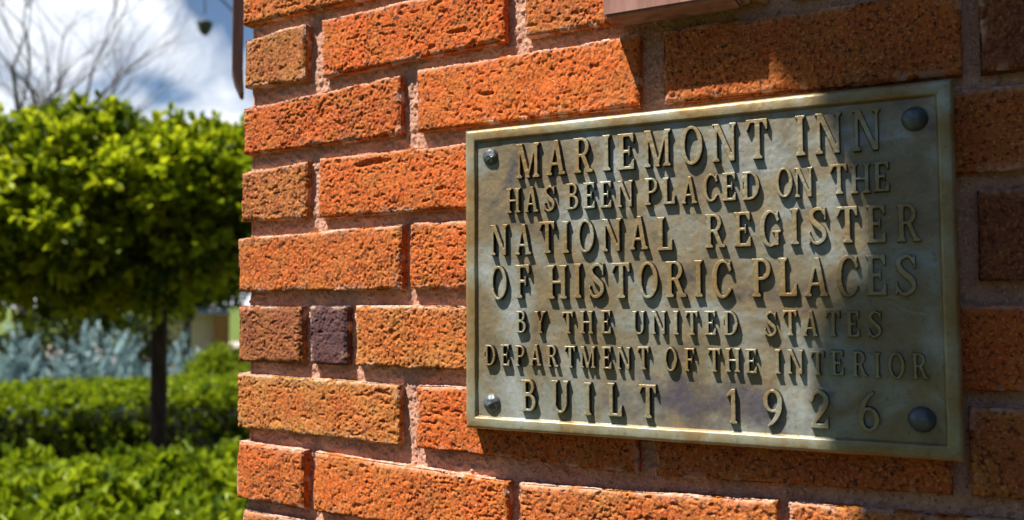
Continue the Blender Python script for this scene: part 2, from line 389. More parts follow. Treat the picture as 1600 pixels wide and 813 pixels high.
BV, BF, BT, BB, BS = [], [], [], [], []; bn = 0
def side_samples(L, step, depth, fine):
    inner = np.linspace(0, L, max(2, int(round(L / step)) + 1))
    ext = np.array([0.8, 1.7, 2.8, 4.2, 6.5, 9, 12, depth]) if fine else np.array([2, 6, 12, depth])
    return np.concatenate([-ext[::-1], inner, L + ext])
def add_brick(x0, x1, zt, zb, step, seed, tone, buff, d0=0.0, depth=95.0, frame=None, fine=True, corner=False, gouge=None):
    """one brick in millimetres; zt, zb functions of x; face at depth d0; frame maps (x, out, z) to the world"""
    global bn
    L = x1 - x0
    H = abs(zt((x0 + x1) / 2) - zb((x0 + x1) / 2))
    s = side_samples(L, step, depth, fine); t = side_samples(H, step, depth, fine)
    Sg, Tg = np.meshgrid(s, t, indexing='ij')
    Sc, Tc = np.clip(Sg, 0, L), np.clip(Tg, 0, H)
    ds = np.maximum(-Sg, Sg - L).clip(0); dt = np.maximum(-Tg, Tg - H).clip(0)
    dep = np.maximum(ds, dt)
    # rounding of the arris, uneven along the edge
    ins = np.minimum(np.minimum(Sg, L - Sg), np.minimum(Tg, H - Tg))
    P0 = np.stack([Sc.ravel() + seed * 311.7, Tc.ravel(), dep.ravel() + seed * 57.3], 1)
    r = 3.2 + 2.6 * fbm(P0, 1 / 17.0, 2, 5) + (2.0 if corner else 0.0) * (Sc.ravel() < 8)
    r = np.clip(r, 0.7, 9).reshape(ins.shape)
    k = np.clip(1 - np.clip(ins, 0, None) / r, 0, 1)
    round_in = r * (1 - np.sqrt(np.clip(1 - k * k, 0, 1))) * 0.8 * (dep < 0.01)
    Y = dep + round_in + r * 0.8 * np.clip(dep / 3.0, 0, 1) * (dep > 0.01)
    # outward normals
    nx = np.where(Sg < 0, -1.0, np.where(Sg > L, 1.0, 0)); nz = np.where(Tg < 0, 1.0, np.where(Tg > H, -1.0, 0)); ny = np.where(dep > 0.01, 0.15, 1.0)
    nl = np.sqrt(nx ** 2 + ny ** 2 + nz ** 2); nx, ny, nz = nx / nl, ny / nl, nz / nl
    big = fbm(P0, 1 / 38.0, 2, 11) * 0.8 + fbm(P0, 1 / 11.0, 2, 21) * 0.26
    if fine:
        PW = P0 + 1.3 * np.stack([vnoise(P0, 1 / 2.6, 171), vnoise(P0, 1 / 2.6, 172), vnoise(P0, 1 / 2.6, 173)], 1)
        rb = np.random.default_rng(seed); kr = rb.uniform(.7, 1.2); kx = rb.uniform(.75, 1.4)
        a = vnoise(PW, (1 / 2.0 * kx, 1 / 3.0, 1 / 2.0), 31); b = vnoise(PW, (1 / 1.5, 1 / 2.6, 1 / 1.5), 41); c = vnoise(PW, (1 / 6.0, 1 / 2.4, 1 / 6.0), 51)
        smoothp = sstep(-.45, .35, vnoise(P0, 1 / 30.0, 181))
        pit = (sstep(0.22, 0.52, a) * 1.05 + sstep(0.15, 0.50, b) * 0.75) * kr * (.35 + .65 * smoothp) + sstep(0.52, 0.72, c) * 1.4
        grit = vnoise(P0, 1 / 1.05, 61) * 0.42 + vnoise(P0, (1 / 1.3, 1 / 2.1, 1 / 5.0), 63) * 0.12
        disp = big - pit + grit + 0.4
    else:
        disp = big
    if gouge:
        gx0, gz0, gl, gh, gd, sl_ = gouge
        e_ = ((Sc.ravel() - gx0) / gl) ** 2 + ((Tc.ravel() - gz0 - sl_ * (Sc.ravel() - gx0) + vnoise(P0, 1 / 9.0, 77) * 1.2) / gh) ** 2
        disp = disp - gd * (1 - sstep(0.4, 1.1, e_))
    fade = np.where(dep.ravel() > 13, 0.0, 1.0)
    disp = (disp * fade).reshape(Sg.shape)
    X = x0 + Sc + nx * disp * 0.8; out = -d0 - Y + ny * disp
    ztop = np.array([zt(x) for x in (x0 + s.clip(0, L))])[:, None]; zbot = np.array([zb(x) for x in (x0 + s.clip(0, L))])[:, None]
    Z = ztop + (zbot - ztop) * (Tc / H) + nz * disp * 0.8
    V = np.stack([X, -out, Z], -1).reshape(-1, 3) / 1000.0
    if frame: V = frame(V)
    else: V[:, 2] += ZW
    BV.append(V); BF.append(grid_faces(len(s), len(t), bn)[:, ::-1] if not frame else grid_faces(len(s), len(t), bn)); bn += len(V)
    BT.append(np.full(len(V), tone))
    tm = np.exp(-np.clip(Tg, 0, None).ravel() / 1.6) * (vnoise(P0, (1 / 16.0, 1 / 6.0, 1 / 6.0), 191) > -.35)
    lm = np.exp(-np.clip(ins, 0, None).ravel() / 2.2) * (vnoise(P0, 1 / 9.0, 193) > .25)
    BS.append(np.clip(np.maximum(tm, lm) * (0.7 + .6 * vnoise(P0, 1 / 2.5, 195)), 0, 1))
    edge = np.exp(-np.clip(ins, 0, None).ravel() / 9.0) * (0.35 + 0.65 * (vnoise(P0, 1 / 14.0, 71) * 0.5 + 0.5))
    BB.append(np.clip(buff * (0.35 + 0.9 * edge + 0.3 * fbm(P0, 1 / 22.0, 2, 81)), 0, 1))

def rand_tone(r): return float(np.clip(r.normal(0.64, 0.16), 0.1, 0.95)) if r.random() > 0.1 else float(r.uniform(0.0, 0.2))
br = np.random.default_rng(23)
CORNER_D = {}
for k in range(-20, 27):
    stretch = (k % 2 == 0)
    core = 0 <= k <= 8
    if k in EDGE: edges = list(EDGE[k])
    else: edges = [(3.0, 203.0 if stretch else 92.0)]
    edges = [(a, b - (4.0 if a < 450 else 2.0)) for a, b in edges]
    while edges[-1][1] < 2500:
        a = edges[-1][1] + 14; edges.append((a, a + 203))
    for i, (a, b) in enumerate(edges):
        if (-k) * 0.07 - 0.06 + ZW < 0.02: continue
        fine = core and a < 720
        corner = (i == 0)
        tone = TONE.get((k, i), rand_tone(br)); bf = BUFF.get((k, i), float(br.uniform(0, 0.5)))
        add_brick(a, b, (lambda x, k=k: top_of(k, x)), (lambda x, k=k: bot_of(k, x)), 0.85 if fine else 14.0, k * 37 + i * 5 + 400, tone, bf,
                  d0=float(br.normal(0, 0.8)) if fine else float(br.normal(0, 1)), depth=(92.0 if stretch else 203.0) if corner else 92.0, fine=fine, corner=corner, gouge={(3, 1): (62, 9, 22, 3.0, 3.2, -.05), (2, 1): (70, 30, 9, 2.2, 2.2, .1), (1, 1): (150, 38, 12, 2.0, 2.0, .0), (2, 0): (120, 33, 8, 2, 2, .6), (6, 0): (175, 8, 10, 2.5, 2.4, .1)}.get((k, i)))
    # the return wall round the corner, running away from the photograph's viewpoint
    a0 = 92.0 if stretch else 203.0
    xx = a0 + 14
    while xx < 2300 and -k * 0.07 - 0.06 + ZW > 0.02:
        kk, ln = k, 203.0
        def fr(V):                                  # x runs back along +Y, the face looks to -X
            return np.stack([V[:, 1] + 0.003, V[:, 0], V[:, 2] + ZW], 1)
        add_brick(xx, xx + ln, (lambda x, k=k: -k * 70.0), (lambda x, k=k: -k * 70.0 - 56.0), 14.0, k * 53 + int(xx) % 97, rand_tone(br), float(br.uniform(0, .5)), d0=float(br.normal(0, 1)), frame=fr, fine=False)
        xx += ln + 14
mesh_np('brickwork', np.concatenate(BV), np.concatenate(BF), M_BRICK, wall, True, {'tone': np.concatenate(BT), 'buff': np.concatenate(BB), 'smear': np.concatenate(BS)})

# mortar: raked back 9 mm behind the brick faces
def mortar_sheet(x0, x1, z0, z1, step):
    xs = np.arange(x0, x1 + step / 2, step); zs = np.arange(z0, z1 + step / 2, step)
    X, Z = np.meshgrid(xs, zs, indexing='ij'); p = np.stack([X.ravel(), Z.ravel(), np.zeros(X.size)], 1)
    y = 10.5 - (1.1 * fbm(p, 1 / 30.0, 2, 91) + 0.8 * fbm(p, 1 / 4.5, 2, 95) + 0.6 * vnoise(p, 1 / 1.6, 99) + 1.3 * sstep(.45, .8, vnoise(p, 1 / 3.2, 97)))
    return np.stack([X.ravel(), y, Z.ravel()], 1) / 1000.0, (len(xs), len(zs))
mv, mf, k0 = [], [], 0
for (x0, x1, z0, z1, st) in ((9, 720, -632, 6, 1.0), (720, 2520, -632, 6, 18), (9, 2520, 6, 1400, 17), (9, 2520, -1848, -632, 16)):
    v, (a, b) = mortar_sheet(x0, x1, z0, z1, st); v[:, 2] += ZW
    mv.append(v); mf.append(grid_faces(a, b, k0)); k0 += len(v)
ys = np.linspace(9.5, 2330, 160); zs = np.linspace(-1848, 1400, 200)
Yg, Zg = np.meshgrid(ys, zs, indexing='ij')
v = np.stack([np.full(Yg.size, 12.0) , Yg.ravel(), Zg.ravel()], 1) / 1000; v[:, 2] += ZW
mv.append(v); mf.append(grid_faces(160, 200, k0)[:, ::-1]); k0 += len(v)
mesh_np('mortar', np.concatenate(mv), np.concatenate(mf), M_MORTAR, wall, True)

# unseen boarded eave added over the wall to block sky light from overhead
m = MB(); m.box((1.0, -0.22, ZW + 1.44), (3.2, 0.84, 0.05), bev=.006); m.build('sky_block_soffit', M_DKWOOD, wall)
m = MB(); m.box((1.0, -0.66, ZW + 1.47), (3.2, 0.03, 0.16), bev=.006); m.build('sky_block_fascia', M_DKWOOD, wall)

# ------------------------------------------------------------------ bronze plaque
PX0, PX1, PZ0, PZ1, PF = 271.8, 639.3, -452.3, -202.6, 17.5      # mm
FIELD = 14.2
plaque = thing('bronze_plaque', 'weathered rectangular bronze plaque with raised lettering riveted to the brick wall', 'plaque', (0.4555, -0.0, ZW - 0.327))
def to_world(a):
    a = np.asarray(a, float); return np.stack([a[:, 0], -a[:, 1], a[:, 2]], 1) / 1000 + np.array([0, 0, ZW])
xs = np.arange(PX0 + 6, PX1 - 5.5, 0.9); zs = np.arange(PZ0 + 6, PZ1 - 5.5, 0.9)
X, Z = np.meshgrid(xs, zs, indexing='ij'); p = np.stack([X.ravel(), Z.ravel(), np.zeros(X.size)], 1)
out = FIELD + 0.22 * fbm(p, 1 / 26.0, 3, 111) + 0.10 * fbm(p, 1 / 3.2, 2, 121)
ta = np.clip((X.ravel() - 592) / 26, 0, 1); sc_d = np.hypot(X.ravel() - (592 + 26 * ta), Z.ravel() - (-347.5 - 9.5 * ta + .8 * np.sin(ta * 7)))   # old scratch
out += -0.55 * np.exp(-(sc_d / 0.9) ** 2) + 0.2 * np.exp(-((sc_d - 1.6) / 0.8) ** 2)
mesh_np('plate', to_world(np.stack([X.ravel(), out, Z.ravel()], 1)), grid_faces(len(xs), len(zs)), M_FIELD, plaque, True)
# border frame: a cross-section swept round the rectangle
prof = [(0.0, -2.0), (0.0, 14.2), (0.35, 15.6), (1.3, 16.7), (2.3, 17.3), (3.2, 17.5), (6.0, 17.55), (8.6, 17.45), (9.2, 17.3), (9.6, 16.9), (10.0, 16.2), (10.7, 14.6), (11.2, 13.2)]
loop = []
nseg_x, nseg_z = 240, 160
for i in range(nseg_x): loop.append((i / nseg_x, 0, 0))
for i in range(nseg_z): loop.append((1, i / nseg_z, 1))
for i in range(nseg_x): loop.append((1 - i / nseg_x, 1, 2))
for i in range(nseg_z): loop.append((0, 1 - i / nseg_z, 3))
fv = []
for (u, w, side) in loop:
    for (ins, o) in prof:
        a = PX0 + ins + u * (PX1 - PX0 - 2 * ins); b = PZ0 + ins + w * (PZ1 - PZ0 - 2 * ins)
        fv.append((a, o, b))
fv = np.array(fv); q = fv * np.array([1, 1, 1.0])
nn = 0.22 * fbm(q, 1 / 14.0, 3, 131) + 0.10 * vnoise(q, 1 / 3.0, 135)
fv[:, 1] += nn; cx, cz = (PX0 + PX1) / 2, (PZ0 + PZ1) / 2
fv[:, 0] += np.sign(fv[:, 0] - cx) * nn * 0.6; fv[:, 2] += np.sign(fv[:, 2] - cz) * nn * 0.6
m, n = len(loop), len(prof)
ff = np.array([[i * n + j, ((i + 1) % m) * n + j, ((i + 1) % m) * n + j + 1, i * n + j + 1] for i in range(m) for j in range(n - 1)])
mesh_np('border', to_world(fv), ff, M_FRAME, plaque, True)

# --- lettering: condensed roman capitals, drawn from stems, hairlines, bowls and serifs
def rect(a, b, c, d): return [(a, b), (c, b), (c, d), (a, d)]
def seg(x0, y0, x1, y1, w): return [(x0, y0), (x0 + w, y0), (x1 + w, y1), (x1, y1)]
def ell(cx, cy, rx_, ry_, a0=0, a1=360, n=40):
    return [(cx + rx_ * math.cos(math.radians(a0 + (a1 - a0) * i / n)), cy + ry_ * math.sin(math.radians(a0 + (a1 - a0) * i / n))) for i in range(n + 1)]
def serif(x0, x1, y, up): 
    s = 1 if up else -1
    return [(x0 - .065, y), (x1 + .065, y), (x1 + .065, y + s * .045), (x1 + .01, y + s * .10), (x0 - .01, y + s * .10), (x0 - .065, y + s * .045)]
ST, HL = .165, .085
def stem(x, w=ST, top=True, bot=True, y0=0, y1=1):
    r = [('+', rect(x, y0, x + w, y1))]
    if bot: r.append(('+', serif(x, x + w, y0, True)))
    if top: r.append(('+', serif(x, x + w, y1, False)))
    return r
def stroke(pts, ws, n=14):
    P = [np.array(p, float) for p in pts]; P = [2 * P[0] - P[1]] + P + [2 * P[-1] - P[-2]]
    W = [ws[0]] + list(ws) + [ws[-1]]; r = []; c = []
    for i in range(1, len(P) - 2):
        for k in range(n):
            t = k / n
            q = 0.5 * (2 * P[i] + (P[i + 1] - P[i - 1]) * t + (2 * P[i - 1] - 5 * P[i] + 4 * P[i + 1] - P[i + 2]) * t * t + (3 * P[i] - P[i - 1] - 3 * P[i + 1] + P[i + 2]) * t ** 3)
            c.append((q, W[i] + (W[i + 1] - W[i]) * t))
    c.append((P[-2], W[-2]))
    for (a, wa), (b, wb) in zip(c[:-1], c[1:]):
        d = b - a; d = d / (np.linalg.norm(d) + 1e-9); nrm = np.array([-d[1], d[0]])
        r.append(('+', [tuple(a + nrm * wa / 2), tuple(b + nrm * wb / 2), tuple(b - nrm * wb / 2), tuple(a - nrm * wa / 2)]))
        r.append(('+', ell(b[0], b[1], wb / 2, wb / 2, n=12)))
    return r
def glyph(ch):
    P = lambda *a: ('+', *a)
    if ch == 'A': return .78, [('+', seg(.07, 0, .335, 1, .095)), ('+', seg(.515, 0, .305, 1, .165)), ('+', rect(.19, .27, .56, .355)), ('+', serif(.07, .17, 0, True)), ('+', serif(.54, .67, 0, True))]
    if ch == 'B': return .70, [('+', rect(.2, .52, .35, 1)), ('+', ell(.35, .76, .235, .24)), ('+', rect(.2, 0, .36, .55)), ('+', ell(.36, .275, .29, .275)),
                               ('-', ell(.33, .755, .125, .16)), ('-', rect(.19, .595, .33, .915)), ('-', ell(.34, .275, .155, .195)), ('-', rect(.19, .08, .34, .47))] + stem(.07)
    if ch in 'CG':
        r = [('+', ell(.38, .5, .36, .52)), ('-', ell(.41, .5, .215, .435)), ('-', [(.46, .30), (.80, .20), (.80, .76), (.46, .66)]), ('+', rect(.605, .68, .665, .97))]
        if ch == 'C': return .72, r
        return .78, r + [('+', rect(.535, .03, .665, .42)), ('+', rect(.45, .37, .75, .44))]
    if ch == 'D': return .78, [('+', rect(.15, 0, .32, 1)), ('+', ell(.32, .5, .41, .5)), ('-', ell(.31, .5, .265, .415)), ('-', rect(.18, .085, .31, .915))] + stem(.07)
    if ch == 'E': return .66, stem(.07) + [('+', rect(.2, .91, .58, 1)), ('+', rect(.2, 0, .60, .09)), ('+', rect(.2, .46, .44, .545)), ('+', [(.58, 1), (.40, .95), (.53, .74), (.58, .74)]), ('+', [(.60, 0), (.60, .28), (.55, .28), (.40, .05)]), ('+', rect(.40, .37, .45, .64))]
    if ch == 'F': return .62, stem(.07) + [('+', rect(.2, .91, .58, 1)), ('+', rect(.2, .46, .44, .545)), ('+', [(.58, 1), (.40, .95), (.53, .72), (.58, .72)]), ('+', rect(.40, .36, .45, .65))]
    if ch == 'H': return .80, stem(.07) + stem(.55) + [('+', rect(.2, .455, .58, .54))]
    if ch == 'I': return .32, stem(.07)
    if ch == 'L': return .63, stem(.07) + [('+', rect(.2, 0, .58, .09)), ('+', [(.58, 0), (.58, .32), (.53, .32), (.38, .05)])]
    if ch == 'M': return .96, [('+', rect(.09, 0, .18, 1)), ('+', rect(.74, 0, .865, 1)), ('+', seg(.40, 0.0, .09, 1, .165)), ('+', seg(.43, .0, .74, 1, .085)), ('+', serif(.09, .18, 0, True)), ('+', serif(.74, .865, 0, True)), ('+', serif(.09, .2, 1, False)), ('+', serif(.78, .875, 1, False))]
    if ch == 'N': return .82, [('+', rect(.09, 0, .18, 1)), ('+', rect(.64, 0, .735, 1)), ('+', seg(.57, 0, .08, 1, .165)), ('+', serif(.09, .18, 0, True)), ('+', serif(.64, .735, 1, False)), ('+', rect(.02, .95, .2, 1))]
    if ch == 'O': return .78, [('+', ell(.39, .5, .37, .52)), ('-', ell(.39, .5, .212, .435))]
    if ch == 'P': return .66, [('+', rect(.2, .43, .33, 1)), ('+', ell(.33, .715, .29, .285)), ('-', ell(.31, .715, .165, .20)), ('-', rect(.18, .515, .31, .915))] + stem(.07)
    if ch == 'R': return .76, [('+', rect(.2, .46, .33, 1)), ('+', ell(.33, .73, .27, .27)), ('-', ell(.31, .73, .15, .19)), ('-', rect(.18, .54, .31, .92)), ('+', seg(.515, 0, .285, .5, .165)), ('+', serif(.55, .67, 0, True))] + stem(.07)
    if ch == 'S': return .66, stroke([(.56, .80), (.46, .94), (.30, .955), (.14, .84), (.17, .66), (.34, .51), (.51, .37), (.54, .19), (.38, .05), (.20, .06), (.08, .22)], [.09, .09, .10, .135, .165, .175, .165, .135, .10, .09, .09]) + [('+', rect(.545, .66, .605, .99)), ('+', rect(.035, .02, .095, .36))]
    if ch == 'T': return .72, stem(.30, top=False) + [('+', rect(.03, .91, .695, 1)), ('+', [(.03, 1), (.03, .72), (.08, .72), (.2, .95)]), ('+', [(.695, 1), (.695, .72), (.645, .72), (.52, .95)])]
    if ch == 'U': return .80, [('+', ell(.375, .32, .295, .34)), ('-', ell(.395, .32, .19, .25)), ('-', rect(.205, .32, .585, 1)), ('+', rect(.08, .3, .205, 1)), ('+', rect(.585, .3, .675, 1)), ('+', rect(.2, .3, .225, 1)), ('+', serif(.08, .225, 1, False)), ('+', serif(.575, .67, 1, False))]
    if ch == 'Y': return .74, stem(.30, top=False, y1=.45) + [('+', seg(.295, .40, .07, 1, .145)), ('+', seg(.355, .40, .58, 1, .09)), ('+', serif(.07, .215, 1, False)), ('+', serif(.58, .675, 1, False))]
    if ch == '1': return .34, [('+', rect(.11, 0, .25, 1)), ('+', [(.25, 1), (.12, 1), (-.04, .84), (-.04, .74), (.14, .84)]), ('+', serif(.11, .25, 0, True))]
    if ch == '6': return .66, [('+', ell(.33, .31, .31, .32)), ('-', ell(.335, .31, .155, .235))] + stroke([(.10, .34), (.14, .60), (.30, .86), (.47, 1.0)], [.16, .16, .12, .07])
    if ch == '9': return .66, [(s, [(.66 - x, 1 - y) for x, y in pp]) for s, pp in glyph('6')[1]]
    if ch == '2': return .66, stroke([(.07, .72), (.16, .90), (.33, .95), (.51, .83), (.51, .62), (.34, .38), (.14, .14)], [.14, .11, .10, .15, .17, .14, .12]) + [('+', rect(.05, 0, .60, .12)), ('+', [(.60, 0), (.60, .27), (.55, .27), (.42, .08)])]
    raise ValueError(ch)
RES = 120; PAD = .16
def inside(poly, X, Y):
    c = np.zeros(X.shape, bool); n = len(poly)
    for i in range(n):
        (x0, y0), (x1, y1) = poly[i], poly[(i + 1) % n]
        if y0 == y1: continue
        cond = ((y0 > Y) != (y1 > Y)) & (X < (x1 - x0) * (Y - y0) / (y1 - y0) + x0)
        c ^= cond
    return c
GC = {}
def glyph_map(ch):
    if ch in GC: return GC[ch]
    w, ops = glyph(ch)
    nx, ny = int((w + 2 * PAD) * RES), int((1 + 2 * PAD) * RES)
    X, Y = np.meshgrid((np.arange(nx) + .5) / RES - PAD, (np.arange(ny) + .5) / RES - PAD, indexing='ij')
    m = np.zeros(X.shape, bool)
    for s, poly in ops:
        if s == '+': m |= inside(poly, X, Y)
        else: m &= ~inside(poly, X, Y)
    f = m.astype(float)
    ker = np.array([1, 2, 2, 1], float); ker /= ker.sum()
    f = np.apply_along_axis(lambda v: np.convolve(v, ker, 'same'), 0, f); f = np.apply_along_axis(lambda v: np.convolve(v, ker, 'same'), 1, f)
    GC[ch] = (w, f, nx, ny); return GC[ch]
LETTER_H = 4.1
def add_letter(acc, ch, x0, wmm, zb, hmm, step=0.32):
    """letter whose design width spans wmm from x0, baseline zb, cap height hmm (mm)"""
    w, f, nx, ny = glyph_map(ch)
    sx = wmm / w
    gx_ = np.arange(x0 - PAD * sx * .7, x0 + wmm + PAD * sx * .7, step); gz_ = np.arange(zb - PAD * hmm * .7, zb + hmm * (1 + PAD * .7), step)
    X, Z = np.meshgrid(gx_, gz_, indexing='ij')
    u = ((X - x0) / sx + PAD) * RES - .5; v = ((Z - zb) / hmm + PAD) * RES - .5
    iu = np.clip(np.floor(u).astype(int), 0, nx - 2); iv = np.clip(np.floor(v).astype(int), 0, ny - 2); fu = np.clip(u - iu, 0, 1); fv_ = np.clip(v - iv, 0, 1)
    g = f[iu, iv] * (1 - fu) * (1 - fv_) + f[iu + 1, iv] * fu * (1 - fv_) + f[iu, iv + 1] * (1 - fu) * fv_ + f[iu + 1, iv + 1] * fu * fv_
    p = np.stack([X.ravel(), Z.ravel(), np.zeros(X.size)], 1)
    wob = (0.10 * fbm(p, 1 / 2.6, 2, 141)).reshape(X.shape)
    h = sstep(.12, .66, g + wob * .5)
    outv = FIELD - .75 + (LETTER_H + .75) * h + wob * h + 0.2 * (fbm(p, 1 / 30.0, 2, 145)).reshape(X.shape) * h
    keep = g > .05
    cell = keep[:-1, :-1] | keep[1:, :-1] | keep[1:, 1:] | keep[:-1, 1:]
    idx = np.full(X.shape, -1); used = np.zeros(X.shape, bool)
    for a, b in ((0, 0), (1, 0), (1, 1), (0, 1)): used[a:a + cell.shape[0], b:b + cell.shape[1]] |= cell
    idx[used] = np.arange(used.sum())
    ci, cj = np.nonzero(cell)
    faces = np.stack([idx[ci, cj], idx[ci + 1, cj], idx[ci + 1, cj + 1], idx[ci, cj + 1]], 1)
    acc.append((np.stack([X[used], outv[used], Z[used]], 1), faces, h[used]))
LINES = [(-218.3, -246.6, [('MARIEMONT', 319.7, 521.3), ('INN', 539.7, 595.3)]),
         (-254.8, -275.4, [('HAS', 311.9, 355.5), ('BEEN', 364.3, 420.6), ('PLACED', 429.7, 514.8), ('ON', 525.4, 551.3), ('THE', 561.4, 600.7)]),
         (-284.0, -309.4, [('NATIONAL', 296.3, 450.7), ('REGISTER', 474.7, 618.2)]),
         (-318.2, -345.3, [('OF', 294.9, 332.4), ('HISTORIC', 347.7, 493.7), ('PLACES', 507.7, 615.0)]),
         (-355.2, -372.8, [('BY', 319.5, 345.7), ('THE', 360.1, 401.8), ('UNITED', 417.8, 498.0), ('STATES', 515.5, 592.7)]),
         (-382.5, -399.6, [('DEPARTMENT', 290.5, 431.0), ('OF', 441.9, 466.0), ('THE', 474.5, 511.0), ('INTERIOR', 522.9, 620.1)]),
         (-410.2, -435.6, [('BUILT', 323.8, 436.6), ('1', 489.3, 497.8), ('9', 515.6, 530.0), ('2', 546.2, 560.8), ('6', 575.8, 589.6)])]
lr = np.random.default_rng(3)
for zt_, zb_, words in LINES:
    h = zt_ - zb_
    if words[-1][0] == '6': words = words[:1] + [('1926', 489.3, 589.6)]
    for wd, a, b in words:
        acc = []
        ws = [glyph_map(c)[0] for c in wd]
        size = min(h * 0.80, (b - a) / (sum(ws) + 0.02 * (len(wd) - 1)))
        if wd == '1926': size = h * .84
        gap = ((b - a) - size * sum(ws)) / max(1, len(wd) - 1)
        x = a
        for c, w in zip(wd, ws):
            add_letter(acc, c, x + lr.normal(0, .25), w * size, zb_ + lr.normal(0, .25), h * (1 + lr.normal(0, .01)))
            x += w * size + gap
        vs = np.concatenate([q for q, _, _ in acc]); fs = []; k0 = 0
        for q, f, _ in acc: fs.append(f + k0); k0 += len(q)
        mesh_np('lettering', to_world(vs), np.concatenate(fs), M_LETTER, plaque, True, {'relief': np.concatenate([r_ for _, _, r_ in acc])})
for i, (x, z, r) in enumerate(((295.3, -226.3, 7.4), (295.7, -430.3, 7.6), (615.9, -227.2, 8.4), (615.0, -426.4, 8.6))):
    nth, nr = 40, 16
    v = []; 
    for a in range(nr + 1):
        t = a / nr * math.pi / 2
        for b in range(nth):
            an = 2 * math.pi * b / nth; rr_ = r * math.sin(t) if a else 0.02
            v.append((x + rr_ * math.cos(an), FIELD - .6 + r * .74 * math.cos(t), z + rr_ * math.sin(an)))
    v = np.array(v); v[:, 1] += (0.7 if x < 400 else 0.3) * fbm(v, 1 / 3.4, 3, 151 + i); v[:, 0] += .3 * vnoise(v, 1 / 5.0, 161 + i)
    f = np.array([[a * nth + b, (a + 1) * nth + b, (a + 1) * nth + (b + 1) % nth, a * nth + (b + 1) % nth] for a in range(nr) for b in range(nth)])
    mesh_np('rivet', to_world(v), f, M_RIVET, plaque, True)

# ------------------------------------------------------------------ timber bracket above the plaque, carrying an added unseen board that casts shade
WB = ZW - 0.129
brk = thing('timber_bracket', 'weathered reddish timber post end fixed to the bricks above the bronze plaque', 'timber bracket', (0.4515, 0, WB))
bm = bmesh.new(); bmesh.ops.create_cube(bm, size=1)
for v_ in bm.verts: v_.co = Vector((0.4515 + v_.co.x * 0.101, -0.0145 + v_.co.y * 0.029, WB + 0.72 + v_.co.z * 1.44))
bmesh.ops.subdivide_edges(bm, edges=[e for e in bm.edges if abs(e.verts[0].co.z - e.verts[1].co.z) > .5], cuts=60)
bmesh.ops.bevel(bm, geom=[e for e in bm.edges if len(e.link_faces) == 2 and e.calc_face_angle(0) > .5], offset=0.002, segments=2, affect='EDGES')
me = bpy.data.meshes.new('post'); bm.to_mesh(me); bm.free(); me.materials.append(M_TIMBER)
po = bpy.data.objects.new('post', me); COL.objects.link(po); po.parent = brk; po.matrix_parent_inverse = Matrix.Translation(brk.location).inverted()
m = MB()
ARM_D, ARM_Z = 0.50, ZW + 1.24
m.box((0.4515, -0.30, ARM_Z), (0.06, 0.54, 0.06), bev=0.004); m.build('arm', M_TIMBER, brk)
m = MB(); m.box((0.42, -ARM_D, ARM_Z - 0.055), (0.72, 0.04, 0.05), bev=0.004); m.build('crossbar', M_TIMBER, brk)  # arm and crossbar added to hang the unseen shadow-casting board
# added board: outline traced back from the shadow wanted on the plaque
dd = ARM_D - 0.0142
outline_sh = [(466, -60), (494, -112), (517, -146), (538, -175), (558, -203), (569, -253.6), (579, -271.5), (588, -293.8), (593, -313.6), (593, -344), (574, -361.3), (557, -379), (555, -430), (558, -451), (570, -494), (590, -540), (640, -600), (700, -640), (800, -650), (900, -600), (900, -60)]
board = thing('shadow_board', 'unseen dark wooden board added to cast the shadow on the plaque and wall', 'sign board', (0.4, -ARM_D, ARM_Z - 0.7))
m = MB(); m.prism([(x / 1000 - SUN_U * dd, z / 1000 + SUN_V * dd) for x, z in outline_sh], 0.0, 0.025, (0, -ARM_D - 0.012, ZW), (1, 0, 0), (0, 1, 0), (0, 0, 1))
m.build('panel', M_DKWOOD, board)
for xh in (0.28, 0.50):
    m = MB(); m.tube([(xh, -ARM_D, ZW - 0.06 + SUN_V * dd - 0.01), (xh, -ARM_D, ARM_Z - 0.075)], 0.004, 8); m.build('hanger', M_IRON, board)

# ------------------------------------------------------------------ thin board hanging off the return wall, seen edge-on
a = at_dist(371.5, 60, 1.35); dirh = Vector((ray(371.5, 60).x, ray(371.5, 60).y, 0)).normalized(); nrm = Vector((dirh.y, -dirh.x, 0))
pxm = 1.35 / 1331.755 * math.cos(math.radians(17.9)) * 1.0
zbot = at_dist(371, 108, 1.35).z; ztip = at_dist(380, 146, 1.35).z; wid = (at_dist(380.5, 60, 1.35) - at_dist(363, 60, 1.35)).length
side_board = thing('edge_on_board', 'narrow dark brown board hanging edge-on beside the wall corner', 'sign board', (a.x, a.y, zbot))
m = MB()
m.prism([(-wid / 2, zbot), (-wid * .25, zbot - (zbot - ztip) * .45), (wid * .30, ztip), (wid * .62, ztip), (wid / 2, zbot), (wid / 2, zbot + .75), (-wid / 2, zbot + .75)], 0.0, 0.045, (a.x, a.y, 0), nrm, dirh, (0, 0, 1))
m.build('panel', M_DKWOOD, side_board)
m = MB(); top = Vector((a.x, a.y, zbot + .72)) + dirh * .02
m.tube([top + Vector((-0.03, 0, 0)), (0.03, top.y, top.z)], 0.008, 8); m.build('arm', M_IRON, side_board)

